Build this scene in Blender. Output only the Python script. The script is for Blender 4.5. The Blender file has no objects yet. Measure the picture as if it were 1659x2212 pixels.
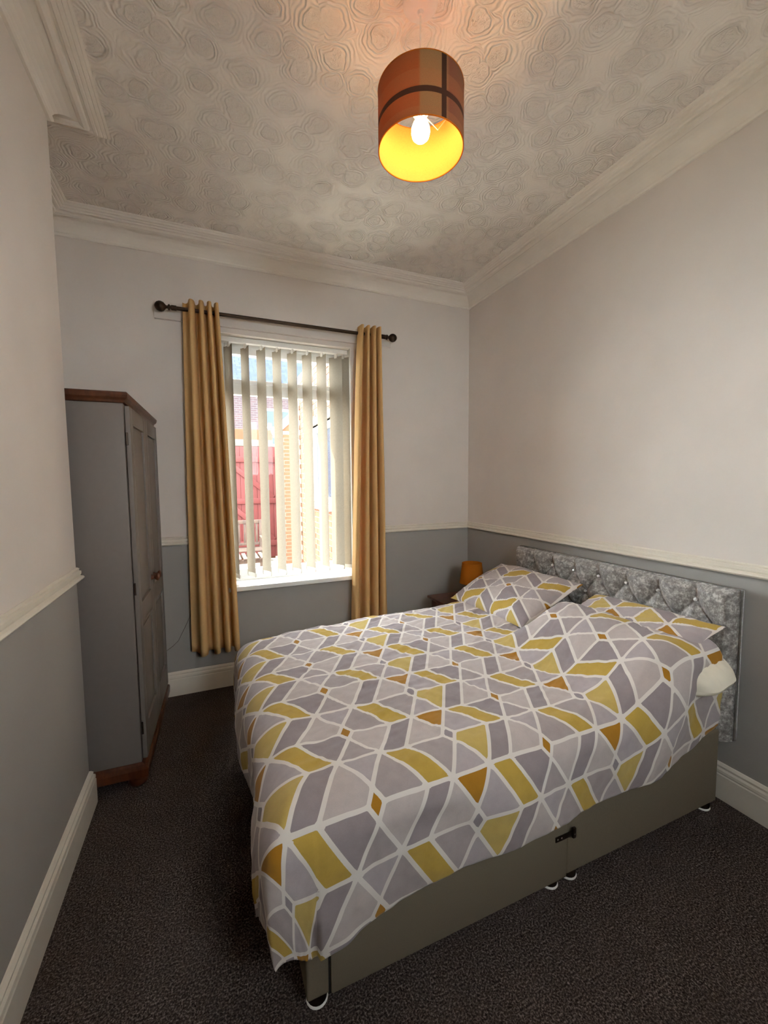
import bpy, bmesh, math, random
import numpy as np
from mathutils import Vector, Matrix, noise

random.seed(7)
scene = bpy.context.scene
COL = scene.collection
PI = math.pi

# ------------------------------------------------------------------ camera
F_PX, YAW, PITCH, ROLL = 894.11, 0.39736, 0.074624, -0.0083596
cam_data = bpy.data.cameras.new('camera')
cam_data.sensor_fit = 'VERTICAL'
cam_data.sensor_height = 36.0
cam_data.lens = F_PX * 36.0 / 2212.0
cam_data.clip_start = 0.02
cam_data.clip_end = 200
cam = bpy.data.objects.new('camera', cam_data)
COL.objects.link(cam)
_c, _s = math.cos(YAW), math.sin(YAW)
fw = Vector((_s * math.cos(PITCH), _c * math.cos(PITCH), -math.sin(PITCH)))
rt = Vector((_c, -_s, 0))
up = rt.cross(fw)
r2 = rt * math.cos(ROLL) + up * math.sin(ROLL)
u2 = -rt * math.sin(ROLL) + up * math.cos(ROLL)
cam.matrix_world = Matrix(((r2.x, u2.x, -fw.x, -2.2136), (r2.y, u2.y, -fw.y, -3.2501),
                           (r2.z, u2.z, -fw.z, 1.52885), (0, 0, 0, 1)))
scene.camera = cam

# ------------------------------------------------------------------ world, sun, exposure
SKY_STRENGTH, SUN_STRENGTH, BULB_STRENGTH = 13.0, 10.0, 40.0
world = bpy.data.worlds.new('world')
scene.world = world
world.use_nodes = True
bg = world.node_tree.nodes['Background']
bg.inputs['Color'].default_value = (0.90, 0.95, 1.0, 1)
bg.inputs['Strength'].default_value = SKY_STRENGTH
sun_data = bpy.data.lights.new('sun', 'SUN')
sun_data.energy = SUN_STRENGTH
sun_data.angle = 0.01
sun_data.color = (1.0, 0.93, 0.80)
sun = bpy.data.objects.new('sun', sun_data)
COL.objects.link(sun)
sun.rotation_euler = Vector((0.80, -0.20, -0.85)).to_track_quat('-Z', 'Y').to_euler()
sun.location = (-4, 3, 8)
vs = scene.view_settings
vs.view_transform = 'Standard'
vs.look = 'None'
vs.exposure = 1.06
vs.gamma = 1.0
vs.use_curve_mapping = False
scene.cycles.use_denoising = True
scene.cycles.use_adaptive_sampling = True
scene.cycles.adaptive_threshold = 0.03
scene.cycles.max_bounces = 8
scene.cycles.diffuse_bounces = 6
scene.cycles.transparent_max_bounces = 12
scene.cycles.sample_clamp_indirect = 8.0
scene.cycles.caustics_reflective = False
scene.cycles.caustics_refractive = False

# ------------------------------------------------------------------ material helpers
def lin(c):
    return tuple(((v / 255) / 12.92 if v / 255 <= 0.04045 else ((v / 255 + 0.055) / 1.055) ** 2.4) for v in c) + (1,)

class NT:
    def __init__(self, name):
        self.m = bpy.data.materials.new(name)
        self.m.use_nodes = True
        self.t = self.m.node_tree
        self.b = self.t.nodes['Principled BSDF']
        self.out = self.t.nodes['Material Output']
    def n(self, kind, **kw):
        nd = self.t.nodes.new(kind)
        for k, v in kw.items():
            if k.startswith('i_'):
                nd.inputs[k[2:].replace('_', ' ')].default_value = v
            else:
                setattr(nd, k, v)
        return nd
    def l(self, a, b):
        self.t.links.new(a, b)
    def math(self, op, a, b=None, c=None, clamp=False):
        nd = self.n('ShaderNodeMath', operation=op, use_clamp=clamp)
        for i, v in enumerate((a, b, c)):
            if v is None:
                continue
            if isinstance(v, (int, float)):
                nd.inputs[i].default_value = v
            else:
                self.l(v, nd.inputs[i])
        return nd.outputs[0]
    def mix(self, fac, a, b, blend='MIX'):
        nd = self.n('ShaderNodeMix', data_type='RGBA', blend_type=blend)
        for i, v in ((0, fac), (6, a), (7, b)):
            if isinstance(v, (int, float, tuple)):
                nd.inputs[i].default_value = v
            else:
                self.l(v, nd.inputs[i])
        return nd.outputs[2]
    def coord(self, which='Object'):
        return self.n('ShaderNodeTexCoord').outputs[which]
    def pos(self):
        return self.n('ShaderNodeNewGeometry').outputs['Position']
    def noise(self, vec, scale, detail=3, rough=0.5):
        nd = self.n('ShaderNodeTexNoise', i_Scale=scale, i_Detail=detail, i_Roughness=rough)
        self.l(vec, nd.inputs['Vector'])
        return nd.outputs['Fac']
    def ramp(self, fac, stops):
        nd = self.n('ShaderNodeValToRGB')
        cr = nd.color_ramp
        while len(cr.elements) < len(stops):
            cr.elements.new(0.5)
        for e, (p, c) in zip(cr.elements, stops):
            e.position = p
            e.color = c
        self.l(fac, nd.inputs[0])
        return nd.outputs[0]
    def bump(self, height, strength=0.3, dist=0.01):
        nd = self.n('ShaderNodeBump', i_Strength=strength, i_Distance=dist)
        self.l(height, nd.inputs['Height'])
        self.l(nd.outputs[0], self.b.inputs['Normal'])
        return nd
    def set(self, **kw):
        for k, v in kw.items():
            self.b.inputs[k.replace('_', ' ')].default_value = v
        return self

def simple(name, rgb, rough=0.5, metal=0.0, var=0.06, scale=40, bump=0.0, bscale=200, bdist=0.002, spec=0.4):
    t = NT(name)
    t.set(Roughness=rough, Metallic=metal)
    t.b.inputs['Specular IOR Level'].default_value = spec
    c = lin(rgb)
    v = t.coord()
    nz = t.noise(v, scale, 4)
    a = tuple(max(0, x * (1 - var)) for x in c[:3]) + (1,)
    b = tuple(min(1, x * (1 + var)) for x in c[:3]) + (1,)
    t.l(t.ramp(nz, [(0.25, a), (0.75, b)]), t.b.inputs['Base Color'])
    if bump:
        t.bump(t.noise(v, bscale, 3), bump, bdist)
    return t.m

M = {}
M['white_trim'] = simple('white_gloss_paint', (226, 218, 204), 0.38, var=0.03, scale=12, bump=0.1, bscale=60)
M['upvc'] = simple('white_plastic_frame', (240, 240, 238), 0.3, var=0.01)
M['plaster_white'] = simple('white_plaster', (238, 231, 221), 0.7, var=0.03, scale=8, bump=0.1, bscale=90)

def wall_material():
    t = NT('two_tone_wall_paint')
    t.set(Roughness=0.85)
    t.b.inputs['Specular IOR Level'].default_value = 0.2
    p = t.pos()
    sep = t.n('ShaderNodeSeparateXYZ')
    t.l(p, sep.inputs[0])
    low = t.math('LESS_THAN', sep.outputs['Z'], 1.10)
    nz = t.noise(p, 2.2, 3)
    upper = t.ramp(nz, [(0.3, lin((220, 211, 203))), (0.7, lin((228, 219, 211)))])
    lower = t.ramp(nz, [(0.3, lin((162, 158, 153))), (0.7, lin((168, 164, 158)))])
    t.l(t.mix(low, upper, lower), t.b.inputs['Base Color'])
    t.bump(t.noise(p, 260, 3), 0.12, 0.002)
    return t.m
M['wall'] = wall_material()

def ceiling_material():
    t = NT('embossed_ceiling_paper')
    t.set(Roughness=0.6)
    t.b.inputs['Specular IOR Level'].default_value = 0.35
    p = t.pos()
    flat = t.n('ShaderNodeVectorMath', operation='MULTIPLY')
    t.l(p, flat.inputs[0]); flat.inputs[1].default_value = (1, 1, 0)
    wob = t.n('ShaderNodeTexNoise', i_Scale=9.0, i_Detail=2.0)
    t.l(flat.outputs[0], wob.inputs['Vector'])
    wsub = t.n('ShaderNodeVectorMath', operation='SUBTRACT')
    t.l(wob.outputs['Color'], wsub.inputs[0]); wsub.inputs[1].default_value = (0.5, 0.5, 0.5)
    wsc = t.n('ShaderNodeVectorMath', operation='SCALE'); wsc.inputs['Scale'].default_value = 0.085
    t.l(wsub.outputs[0], wsc.inputs[0])
    q = t.n('ShaderNodeVectorMath', operation='ADD')
    t.l(flat.outputs[0], q.inputs[0]); t.l(wsc.outputs[0], q.inputs[1])
    vor = t.n('ShaderNodeTexVoronoi', voronoi_dimensions='2D', i_Scale=6.8, i_Randomness=0.8)
    t.l(q.outputs[0], vor.inputs['Vector'])
    d = vor.outputs['Distance']
    # a floral boss in the middle of each cell, combed rings around it
    rings = t.math('SINE', t.math('MULTIPLY', d, 58.0))
    ringmask = t.math('MULTIPLY', t.math('SUBTRACT', 0.80, d, clamp=True), t.math('GREATER_THAN', d, 0.24))
    boss_n = t.noise(q.outputs[0], 44, 4, 0.6)
    boss_n = t.math('ABSOLUTE', t.math('SUBTRACT', boss_n, 0.5))
    bossmask = t.math('MULTIPLY', t.math('SUBTRACT', 0.30, d, clamp=True), 8.0, clamp=True)
    boss = t.math('MULTIPLY', t.math('MULTIPLY', boss_n, -2.4), bossmask)
    fine = t.noise(p, 300, 3)
    h = t.math('ADD', t.math('MULTIPLY', t.math('MULTIPLY', rings, ringmask), 0.62), boss)
    h = t.math('ADD', h, t.math('MULTIPLY', fine, 0.10))
    t.bump(h, 1.0, 0.010)
    nz = t.noise(p, 1.7, 2)
    t.l(t.ramp(nz, [(0.3, lin((238, 230, 221))), (0.7, lin((244, 237, 228)))]), t.b.inputs['Base Color'])
    return t.m
M['ceiling'] = ceiling_material()

def carpet_material():
    t = NT('dark_brown_carpet')
    t.set(Roughness=1.0)
    t.b.inputs['Specular IOR Level'].default_value = 0.05
    p = t.pos()
    n1 = t.noise(p, 170, 3, 0.7)
    n2 = t.noise(p, 9, 3)
    c = t.ramp(n1, [(0.34, lin((34, 28, 27))), (0.50, lin((90, 78, 73))), (0.68, lin((172, 157, 150)))])
    c = t.mix(t.math('MULTIPLY', n2, 0.5), c, lin((66, 56, 53)))
    t.l(c, t.b.inputs['Base Color'])
    t.bump(n1, 1.0, 0.012)
    return t.m
M['carpet'] = carpet_material()

def wood(name, dark, light, rough=0.35, scale=9.0):
    t = NT(name)
    t.set(Roughness=rough)
    v = t.coord()
    mp = t.n('ShaderNodeMapping'); mp.inputs['Scale'].default_value = (scale, scale, scale * 0.18)
    t.l(v, mp.inputs['Vector'])
    nz = t.noise(mp.outputs[0], 3.5, 5, 0.6)
    t.l(t.ramp(nz, [(0.3, lin(dark)), (0.7, lin(light))]), t.b.inputs['Base Color'])
    t.bump(nz, 0.08, 0.002)
    return t.m
M['pine'] = wood('stained_pine', (58, 28, 15), (98, 54, 30))
M['table_wood'] = wood('dark_stained_wood', (70, 34, 22), (110, 58, 36))
M['garden_wood'] = wood('weathered_garden_wood', (40, 25, 18), (70, 49, 35), 0.7)
M['grey_paint'] = simple('grey_furniture_paint', (120, 112, 106), 0.45, var=0.03, scale=30, bump=0.08, bscale=220)
M['dark_gap'] = simple('shadow_gap', (28, 24, 22), 0.8)
M['bronze'] = simple('antique_bronze', (66, 52, 42), 0.42, metal=0.8, var=0.15, scale=60)
M['steel'] = simple('dark_steel', (70, 60, 52), 0.4, metal=0.9, var=0.1)
M['chrome'] = simple('polished_chrome', (210, 210, 208), 0.15, metal=1.0, var=0.03)
M['white_plastic'] = simple('white_plastic', (235, 232, 226), 0.4, var=0.02)
M['divan'] = simple('beige_divan_fabric', (120, 110, 93), 0.9, var=0.06, scale=300, bump=0.2, bscale=700, bdist=0.001, spec=0.1)
M['sheet'] = simple('cream_cotton', (226, 218, 200), 0.9, var=0.03, scale=30, bump=0.15, bscale=120, spec=0.1)
M['orange_shade'] = None

def translucent_fabric(name, rgb, trans_rgb, fac, rough=0.9, var=0.06, vscale=220, weave=0.2):
    t = NT(name)
    t.set(Roughness=rough)
    t.b.inputs['Specular IOR Level'].default_value = 0.1
    v = t.coord()
    nz = t.noise(v, vscale, 3)
    c = lin(rgb)
    cr = t.ramp(nz, [(0.3, tuple(x * (1 - var) for x in c[:3]) + (1,)), (0.7, tuple(min(1, x * (1 + var)) for x in c[:3]) + (1,))])
    t.l(cr, t.b.inputs['Base Color'])
    t.bump(nz, weave, 0.001)
    tr = t.n('ShaderNodeBsdfTranslucent')
    tr.inputs['Color'].default_value = lin(trans_rgb)
    mx = t.n('ShaderNodeMixShader'); mx.inputs[0].default_value = fac
    t.l(t.b.outputs[0], mx.inputs[1]); t.l(tr.outputs[0], mx.inputs[2])
    t.l(mx.outputs[0], t.out.inputs['Surface'])
    return t.m
M['curtain'] = translucent_fabric('mustard_curtain_fabric', (228, 188, 130), (240, 190, 112), 0.17)
M['slat'] = translucent_fabric('cream_blind_fabric', (148, 139, 125), (212, 198, 176), 0.11, vscale=90)
M['orange_shade'] = translucent_fabric('orange_lampshade_fabric', (206, 124, 36), (214, 130, 40), 0.3)
M['shade_inner'] = translucent_fabric('cream_shade_lining', (230, 156, 84), (232, 158, 80), 0.2, weave=0.05)

def velvet():
    t = NT('silver_crushed_velvet')
    t.set(Roughness=0.42)
    t.b.inputs['Sheen Weight'].default_value = 0.5
    v = t.coord()
    n1 = t.noise(v, 38, 5, 0.75)
    n2 = t.noise(v, 110, 3, 0.6)
    f = t.math('ADD', t.math('MULTIPLY', n1, 0.75), t.math('MULTIPLY', n2, 0.25))
    t.l(t.ramp(f, [(0.38, lin((100, 95, 92))), (0.50, lin((140, 135, 131))), (0.62, lin((206, 202, 198)))]), t.b.inputs['Base Color'])
    t.bump(f, 0.5, 0.004)
    return t.m
M['velvet'] = velvet()

def print_cotton(name):
    """printed cotton: cell colour per face, white line where the stored distance to the next line is small"""
    t = NT(name)
    t.set(Roughness=0.9)
    t.b.inputs['Specular IOR Level'].default_value = 0.12
    t.b.inputs['Sheen Weight'].default_value = 0.15
    a = t.n('ShaderNodeAttribute', attribute_name='cell_colour')
    dd = t.n('ShaderNodeAttribute', attribute_name='line_distance')
    p = t.coord()
    mott = t.noise(p, 26, 5, 0.65)
    fine = t.noise(p, 420, 2)
    shade = t.math('ADD', 0.80, t.math('ADD', t.math('MULTIPLY', mott, 0.28), t.math('MULTIPLY', fine, 0.14)))
    hsv = t.n('ShaderNodeHueSaturation')
    t.l(a.outputs['Color'], hsv.inputs['Color']); t.l(shade, hsv.inputs['Value'])
    w = t.math('LESS_THAN', dd.outputs['Fac'], 0.0060)
    t.l(t.mix(w, hsv.outputs[0], lin((218, 210, 203))), t.b.inputs['Base Color'])
    t.bump(t.noise(p, 300, 3), 0.12, 0.001)
    return t.m
M['print'] = print_cotton('geometric_print_cotton')

def tartan():
    t = NT('orange_checked_shade_fabric')
    t.set(Roughness=0.9)
    v = t.coord()
    sep = t.n('ShaderNodeSeparateXYZ'); t.l(v, sep.inputs[0])
    ang = t.math('ARCTAN2', sep.outputs['Y'], sep.outputs['X'])
    z = sep.outputs['Z']
    g = t.math('FRACT', t.math('DIVIDE', t.math('ADD', ang, 3.70), 2 * PI))
    base = t.ramp(g, [(0.0, lin((146, 96, 62))), (0.08, lin((154, 98, 56))), (0.255, lin((158, 96, 50))), (0.262, lin((150, 126, 84))), (0.345, lin((148, 124, 84))),
                      (0.37, lin((126, 86, 66))), (0.52, lin((136, 108, 78))), (0.62, lin((154, 98, 56))), (0.80, lin((148, 124, 82))), (1.0, lin((146, 96, 62)))])
    zb = t.math('LESS_THAN', t.math('FRACT', t.math('MULTIPLY', t.math('ADD', z, 0.02), 9.0)), 0.42)
    base = t.mix(t.math('MULTIPLY', zb, 0.30), base, lin((164, 122, 80)))
    va = t.math('LESS_THAN', t.math('ABSOLUTE', t.math('SUBTRACT', ang, -1.53)), 0.062)
    vb = t.math('LESS_THAN', t.math('ABSOLUTE', t.math('SUBTRACT', ang, 0.62)), 0.062)
    vc = t.math('LESS_THAN', t.math('ABSOLUTE', t.math('SUBTRACT', ang, 2.72)), 0.062)
    hb = t.math('LESS_THAN', t.math('ABSOLUTE', t.math('SUBTRACT', z, 0.078)), 0.009)
    m = t.math('MAXIMUM', t.math('MAXIMUM', va, vb), t.math('MAXIMUM', vc, hb))
    col = t.mix(m, base, lin((66, 46, 34)))
    weave = t.noise(v, 500, 2)
    hs = t.n('ShaderNodeHueSaturation')
    t.l(col, hs.inputs['Color']); t.l(t.math('ADD', 0.8, t.math('MULTIPLY', weave, 0.4)), hs.inputs['Value'])
    t.l(hs.outputs[0], t.b.inputs['Base Color'])
    tr = t.n('ShaderNodeBsdfTranslucent'); t.l(hs.outputs[0], tr.inputs['Color'])
    mx = t.n('ShaderNodeMixShader'); mx.inputs[0].default_value = 0.28
    t.l(t.b.outputs[0], mx.inputs[1]); t.l(tr.outputs[0], mx.inputs[2])
    t.l(mx.outputs[0], t.out.inputs['Surface'])
    return t.m
M['tartan'] = tartan()

def glass():
    t = NT('window_glass')
    tr = t.n('ShaderNodeBsdfTransparent'); tr.inputs[0].default_value = (0.96, 0.98, 0.97, 1)
    gl = t.n('ShaderNodeBsdfGlossy'); gl.inputs['Roughness'].default_value = 0.02
    mx = t.n('ShaderNodeMixShader'); mx.inputs[0].default_value = 0.008
    t.l(tr.outputs[0], mx.inputs[1]); t.l(gl.outputs[0], mx.inputs[2])
    t.l(mx.outputs[0], t.out.inputs['Surface'])
    return t.m
M['glass'] = glass()

def bulb_mat():
    t = NT('glowing_opal_bulb')
    t.b.inputs['Base Color'].default_value = (1, 0.9, 0.75, 1)
    t.b.inputs['Emission Color'].default_value = (1.0, 0.62, 0.26, 1)
    t.b.inputs['Emission Strength'].default_value = BULB_STRENGTH
    return t.m
M['bulb'] = bulb_mat()
M['crystal'] = simple('crystal_button', (240, 240, 242), 0.12, metal=0.2, var=0.02)
M['brick_sun'] = simple('orange_brick', (92, 54, 33), 0.9, var=0.22, scale=5, bump=0.3, bscale=60)
M['mortar'] = simple('pale_mortar', (120, 111, 98), 0.95, var=0.06)
M['brick_far'] = None
M['red_paint'] = simple('red_painted_timber', (76, 20, 16), 0.7, var=0.12, scale=8, bump=0.1)
M['render_band'] = simple('pale_concrete', (84, 76, 70), 0.9, var=0.1)
M['slate'] = None
M['paving'] = simple('pale_concrete_paving', (150, 143, 132), 0.95, var=0.1, scale=4, bump=0.2)
M['black_glass'] = simple('dark_window_glass', (40, 50, 60), 0.2, var=0.1, spec=0.25)

def far_brick():
    t = NT('shaded_purple_brick')
    t.set(Roughness=0.95)
    v = t.coord()
    mp = t.n('ShaderNodeMapping'); mp.inputs['Rotation'].default_value = (-PI / 2, 0, 0)
    t.l(v, mp.inputs['Vector'])
    br = t.n('ShaderNodeTexBrick', i_Scale=1.0)
    br.inputs['Color1'].default_value = lin((52, 40, 43)); br.inputs['Color2'].default_value = lin((60, 45, 46)); br.inputs['Mortar'].default_value = lin((72, 66, 66))
    br.inputs['Mortar Size'].default_value = 0.009; br.inputs['Brick Width'].default_value = 0.225; br.inputs['Row Height'].default_value = 0.075
    t.l(mp.outputs[0], br.inputs['Vector'])
    t.l(br.outputs['Color'], t.b.inputs['Base Color'])
    return t.m
M['brick_far'] = far_brick()
def slate():
    t = NT('blue_grey_slate')
    t.set(Roughness=0.9)
    t.b.inputs['Specular IOR Level'].default_value = 0.1
    v = t.coord('UV')
    br = t.n('ShaderNodeTexBrick', i_Scale=1.0)
    br.inputs['Color1'].default_value = lin((34, 41, 60)); br.inputs['Color2'].default_value = lin((40, 47, 66)); br.inputs['Mortar'].default_value = lin((24, 27, 38))
    br.inputs['Mortar Size'].default_value = 0.01; br.inputs['Brick Width'].default_value = 0.3; br.inputs['Row Height'].default_value = 0.25
    t.l(v, br.inputs['Vector'])
    t.l(br.outputs['Color'], t.b.inputs['Base Color'])
    return t.m
M['slate'] = slate()

# ------------------------------------------------------------------ mesh helpers
def link(o, parent=None):
    COL.objects.link(o)
    if parent is not None:
        o.parent = parent
    return o

def tag(o, label, cat, group=None):
    o['label'] = label
    o['category'] = cat
    if group:
        o['group'] = group
    return o

def struct(o):
    o['kind'] = 'structure'
    return o

def empty(name, loc=(0, 0, 0), rz=0.0):
    o = bpy.data.objects.new(name, None)
    o.location = loc
    o.rotation_euler = (0, 0, rz)
    o.empty_display_size = 0.1
    return link(o)

def from_data(name, verts, faces, mat, parent=None, smooth=False, loc=None):
    me = bpy.data.meshes.new(name)
    me.from_pydata([tuple(v) for v in verts], [], [tuple(f) for f in faces])
    me.materials.append(mat)
    if smooth:
        me.polygons.foreach_set('use_smooth', [True] * len(me.polygons))
    me.update()
    o = bpy.data.objects.new(name, me)
    if loc is not None:
        o.location = loc
    return link(o, parent)

def from_bm(name, bm, mat, parent=None, smooth=False, loc=None):
    bmesh.ops.recalc_face_normals(bm, faces=bm.faces)
    me = bpy.data.meshes.new(name)
    bm.to_mesh(me)
    bm.free()
    me.materials.append(mat)
    if smooth:
        me.polygons.foreach_set('use_smooth', [True] * len(me.polygons))
        me.set_sharp_from_angle(angle=0.7)
    o = bpy.data.objects.new(name, me)
    if loc is not None:
        o.location = loc
    return link(o, parent)

def add_box(bm, lo, hi, bevel=0.0, seg=2):
    lo, hi = Vector(lo), Vector(hi)
    c, s = (lo + hi) / 2, hi - lo
    r = bmesh.ops.create_cube(bm, size=1.0, matrix=Matrix.Translation(c) @ Matrix.Diagonal((*s, 1)))
    if bevel > 0:
        es = list({e for v in r['verts'] for e in v.link_edges})
        bmesh.ops.bevel(bm, geom=es, offset=bevel, segments=seg, affect='EDGES', profile=0.6)

def box(name, lo, hi, mat, parent=None, bevel=0.0, seg=2):
    bm = bmesh.new()
    add_box(bm, lo, hi, bevel, seg)
    return from_bm(name, bm, mat, parent, smooth=bevel > 0)

def add_lathe(bm, prof, n=24, mat4=None, cap=True):
    rings = []
    for r, z in prof:
        ring = []
        for k in range(n):
            a = 2 * PI * k / n
            p = Vector((r * math.cos(a), r * math.sin(a), z))
            ring.append(bm.verts.new(mat4 @ p if mat4 else p))
        rings.append(ring)
    for a, b in zip(rings[:-1], rings[1:]):
        for k in range(n):
            bm.faces.new((a[k], a[(k + 1) % n], b[(k + 1) % n], b[k]))
    if cap:
        bm.faces.new(rings[0])
        bm.faces.new(list(reversed(rings[-1])))

def lathe(name, prof, mat, parent=None, n=24, mat4=None, loc=None, cap=True):
    bm = bmesh.new()
    add_lathe(bm, prof, n, mat4, cap)
    return from_bm(name, bm, mat, parent, smooth=True, loc=loc)

def tube(name, pts, r, mat, parent=None, n=10, closed=False):
    pts = [Vector(p) for p in pts]
    bm = bmesh.new()
    rings = []
    m = len(pts)
    prev = None
    for i, p in enumerate(pts):
        a = pts[(i - 1) % m] if (closed or i > 0) else p
        b = pts[(i + 1) % m] if (closed or i < m - 1) else p
        d = (b - a).normalized()
        ref = prev if prev is not None else (Vector((0, 0, 1)) if abs(d.z) < 0.9 else Vector((1, 0, 0)))
        u = (ref - d * ref.dot(d)).normalized()
        prev = u
        w = d.cross(u)
        rings.append([bm.verts.new(p + r * (math.cos(2 * PI * k / n) * u + math.sin(2 * PI * k / n) * w)) for k in range(n)])
    pairs = list(zip(rings[:-1], rings[1:]))
    if closed:
        pairs.append((rings[-1], rings[0]))
    for a, b in pairs:
        for k in range(n):
            bm.faces.new((a[k], a[(k + 1) % n], b[(k + 1) % n], b[k]))
    if not closed:
        bm.faces.new(rings[0]); bm.faces.new(list(reversed(rings[-1])))
    return from_bm(name, bm, mat, parent, smooth=True)

def moulding(name, p0, p1, inward, prof, mat, end0='flat', end1='flat'):
    """profile (out, z) swept from p0 to p1 on a wall whose room side is `inward`; ends mitred 'in'/'out' or flat"""
    p0, p1, inward = Vector(p0), Vector(p1), Vector(inward)
    d = (p1 - p0).normalized()
    sh = {'flat': 0.0, 'in': 1.0, 'out': -1.0}
    va, vb = [], []
    for o, z in prof:
        va.append(p0 + inward * o + d * (sh[end0] * o) + Vector((0, 0, z)))
        vb.append(p1 + inward * o - d * (sh[end1] * o) + Vector((0, 0, z)))
    n = len(prof)
    faces = [(i, (i + 1) % n, n + (i + 1) % n, n + i) for i in range(n)]
    faces += [tuple(range(n - 1, -1, -1)), tuple(range(n, 2 * n))]
    bm = bmesh.new()
    vs_ = [bm.verts.new(v) for v in va + vb]
    for f in faces:
        bm.faces.new([vs_[i] for i in f])
    return struct(from_bm(name, bm, mat))

# ------------------------------------------------------------------ room shell
ZC = 3.178          # ceiling
XL = -3.12          # alcove side wall
XB, YB0, YB1 = -2.788, -2.62, -0.994   # chimney breast face, its two corners
YF = -3.95          # wall behind the photographer
OX0, OX1, OZ0, OZ1 = -2.13, -1.128, 0.735, 2.60   # window opening
WT = 0.30

struct(box('floor', (XL - 0.3, YF - 0.2, -0.2), (0.3, 0.0, 0.0), M['carpet']))
struct(box('ceiling', (XL - 0.3, YF - 0.2, ZC), (0.3, WT, ZC + 0.2), M['ceiling']))
struct(box('wall_left', (XL - 0.25, YF - 0.2, -0.2), (XL, WT, ZC), M['wall']))
bm = bmesh.new()
add_box(bm, (XL, YB0, -0.2), (XB, YB1, ZC))
struct(from_bm('wall_chimney_breast', bm, M['wall']))
bm = bmesh.new()   # back wall with the window opening
for lo, hi in (((XL, 0, -0.2), (OX0, WT, ZC)), ((OX1, 0, -0.2), (0, WT, ZC)),
               ((OX0, 0, -0.2), (OX1, WT, OZ0)), ((OX0, 0, OZ1), (OX1, WT, ZC))):
    add_box(bm, lo, hi)
struct(from_bm('wall_back', bm, M['wall']))
struct(box('wall_right', (0.0, YF - 0.25, -0.2), (0.25, WT, ZC), M['wall']))
RX0, RX1, RZ0, RZ1 = -1.70, -1.02, 1.60, 2.65      # unseen window added in the wall behind the camera to brighten the room
bm = bmesh.new()
for lo, hi in (((XL, YF - 0.25, -0.2), (RX0, YF, ZC)), ((RX1, YF - 0.25, -0.2), (0, YF, ZC)), ((RX0, YF - 0.25, RZ1), (RX1, YF, ZC)), ((RX0, YF - 0.25, -0.2), (RX1, YF, RZ0))):
    add_box(bm, lo, hi)
struct(from_bm('wall_front', bm, M['wall']))
added_win = struct(empty('added_light_window', ((RX0 + RX1) / 2, YF - 0.15, RZ0)))
hw2, hh2 = (RX1 - RX0) / 2, RZ1 - RZ0
bm = bmesh.new()
for lo, hi in (((-hw2, 0), (-hw2 + 0.06, hh2)), ((hw2 - 0.06, 0), (hw2, hh2)), ((-hw2 + 0.06, 0), (hw2 - 0.06, 0.06)), ((-hw2 + 0.06, hh2 - 0.06), (hw2 - 0.06, hh2))):
    add_box(bm, (lo[0], -0.03, lo[1]), (hi[0], 0.03, hi[1]), 0.004)
from_bm('window_frame', bm, M['upvc'], added_win, True)
box('pane', (-hw2 + 0.06, -0.004, 0.06), (hw2 - 0.06, 0.004, hh2 - 0.06), M['glass'], added_win)
box('window_sill', (-hw2 - 0.03, 0.03, -0.025), (hw2 + 0.03, 0.20, 0.012), M['upvc'], added_win, 0.005)

SK = 0.172          # skirting height
skirt = [(0, 0), (0.022, 0), (0.022, 0.118), (0.019, 0.124), (0.021, 0.130), (0.020, 0.142), (0.013, 0.150), (0.014, 0.160), (0.006, 0.170), (0, 0.172)]
dado = [(0, 1.086), (0.020, 1.090), (0.026, 1.098), (0.022, 1.106), (0.012, 1.110), (0.016, 1.118), (0.016, 1.130), (0.009, 1.134), (0.011, 1.142), (0.004, 1.148), (0, 1.148)]
cornice = [(0, 3.060), (0.012, 3.060), (0.020, 3.067), (0.020, 3.075), (0.012, 3.080), (0.016, 3.088), (0.022, 3.100), (0.034, 3.114), (0.050, 3.126), (0.070, 3.136), (0.092, 3.141),
           (0.098, 3.134), (0.110, 3.130), (0.124, 3.136), (0.128, 3.150), (0.138, 3.150), (0.142, 3.142), (0.152, 3.143), (0.155, 3.152), (0.158, 3.150), (0.167, 3.152),
           (0.170, 3.160), (0.173, 3.158), (0.182, 3.161), (0.185, 3.170), (0.188, 3.168), (0.196, 3.172), (0.198, ZC), (0, ZC)]
runs = [  # side, p0, p1, inward, end0, end1
    ('right', (0, YF, 0), (0, 0, 0), (-1, 0, 0), 'in', 'in'),
    ('back', (0, 0, 0), (XL, 0, 0), (0, -1, 0), 'in', 'in'),
    ('alcove', (XL, 0, 0), (XL, YB1, 0), (1, 0, 0), 'in', 'in'),
    ('breast_return', (XL, YB1, 0), (XB, YB1, 0), (0, 1, 0), 'in', 'out'),
    ('breast', (XB, YB1, 0), (XB, YB0, 0), (1, 0, 0), 'out', 'out'),
    ('front', (XL, YF, 0), (0, YF, 0), (0, 1, 0), 'in', 'in'),
]
k = 1
for side, a, b, inn, e0, e1 in runs:
    if side != 'front':
        moulding('baseboard_' + side, a, b, inn, skirt, M['white_trim'], e0, e1)
    if side == 'back':   # the dado rail stops at the window reveal
        moulding('trim_%d' % k, a, (OX1, 0, 0), inn, dado, M['white_trim'], 'in', 'flat'); k += 1
        moulding('trim_%d' % k, (OX0, 0, 0), b, inn, dado, M['white_trim'], 'flat', 'in'); k += 1
    elif side != 'front':
        moulding('trim_%d' % k, a, b, inn, dado, M['white_trim'], e0, e1); k += 1
    moulding('trim_%d' % k, a, b, inn, cornice, M['plaster_white'], e0, e1); k += 1

# pole batten fixed to the wall above the window
struct(box('trim_%d' % k, (-2.515, -0.024, 2.632), (-0.785, 0.0, 2.745), M['wall'], None, 0.002))

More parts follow.
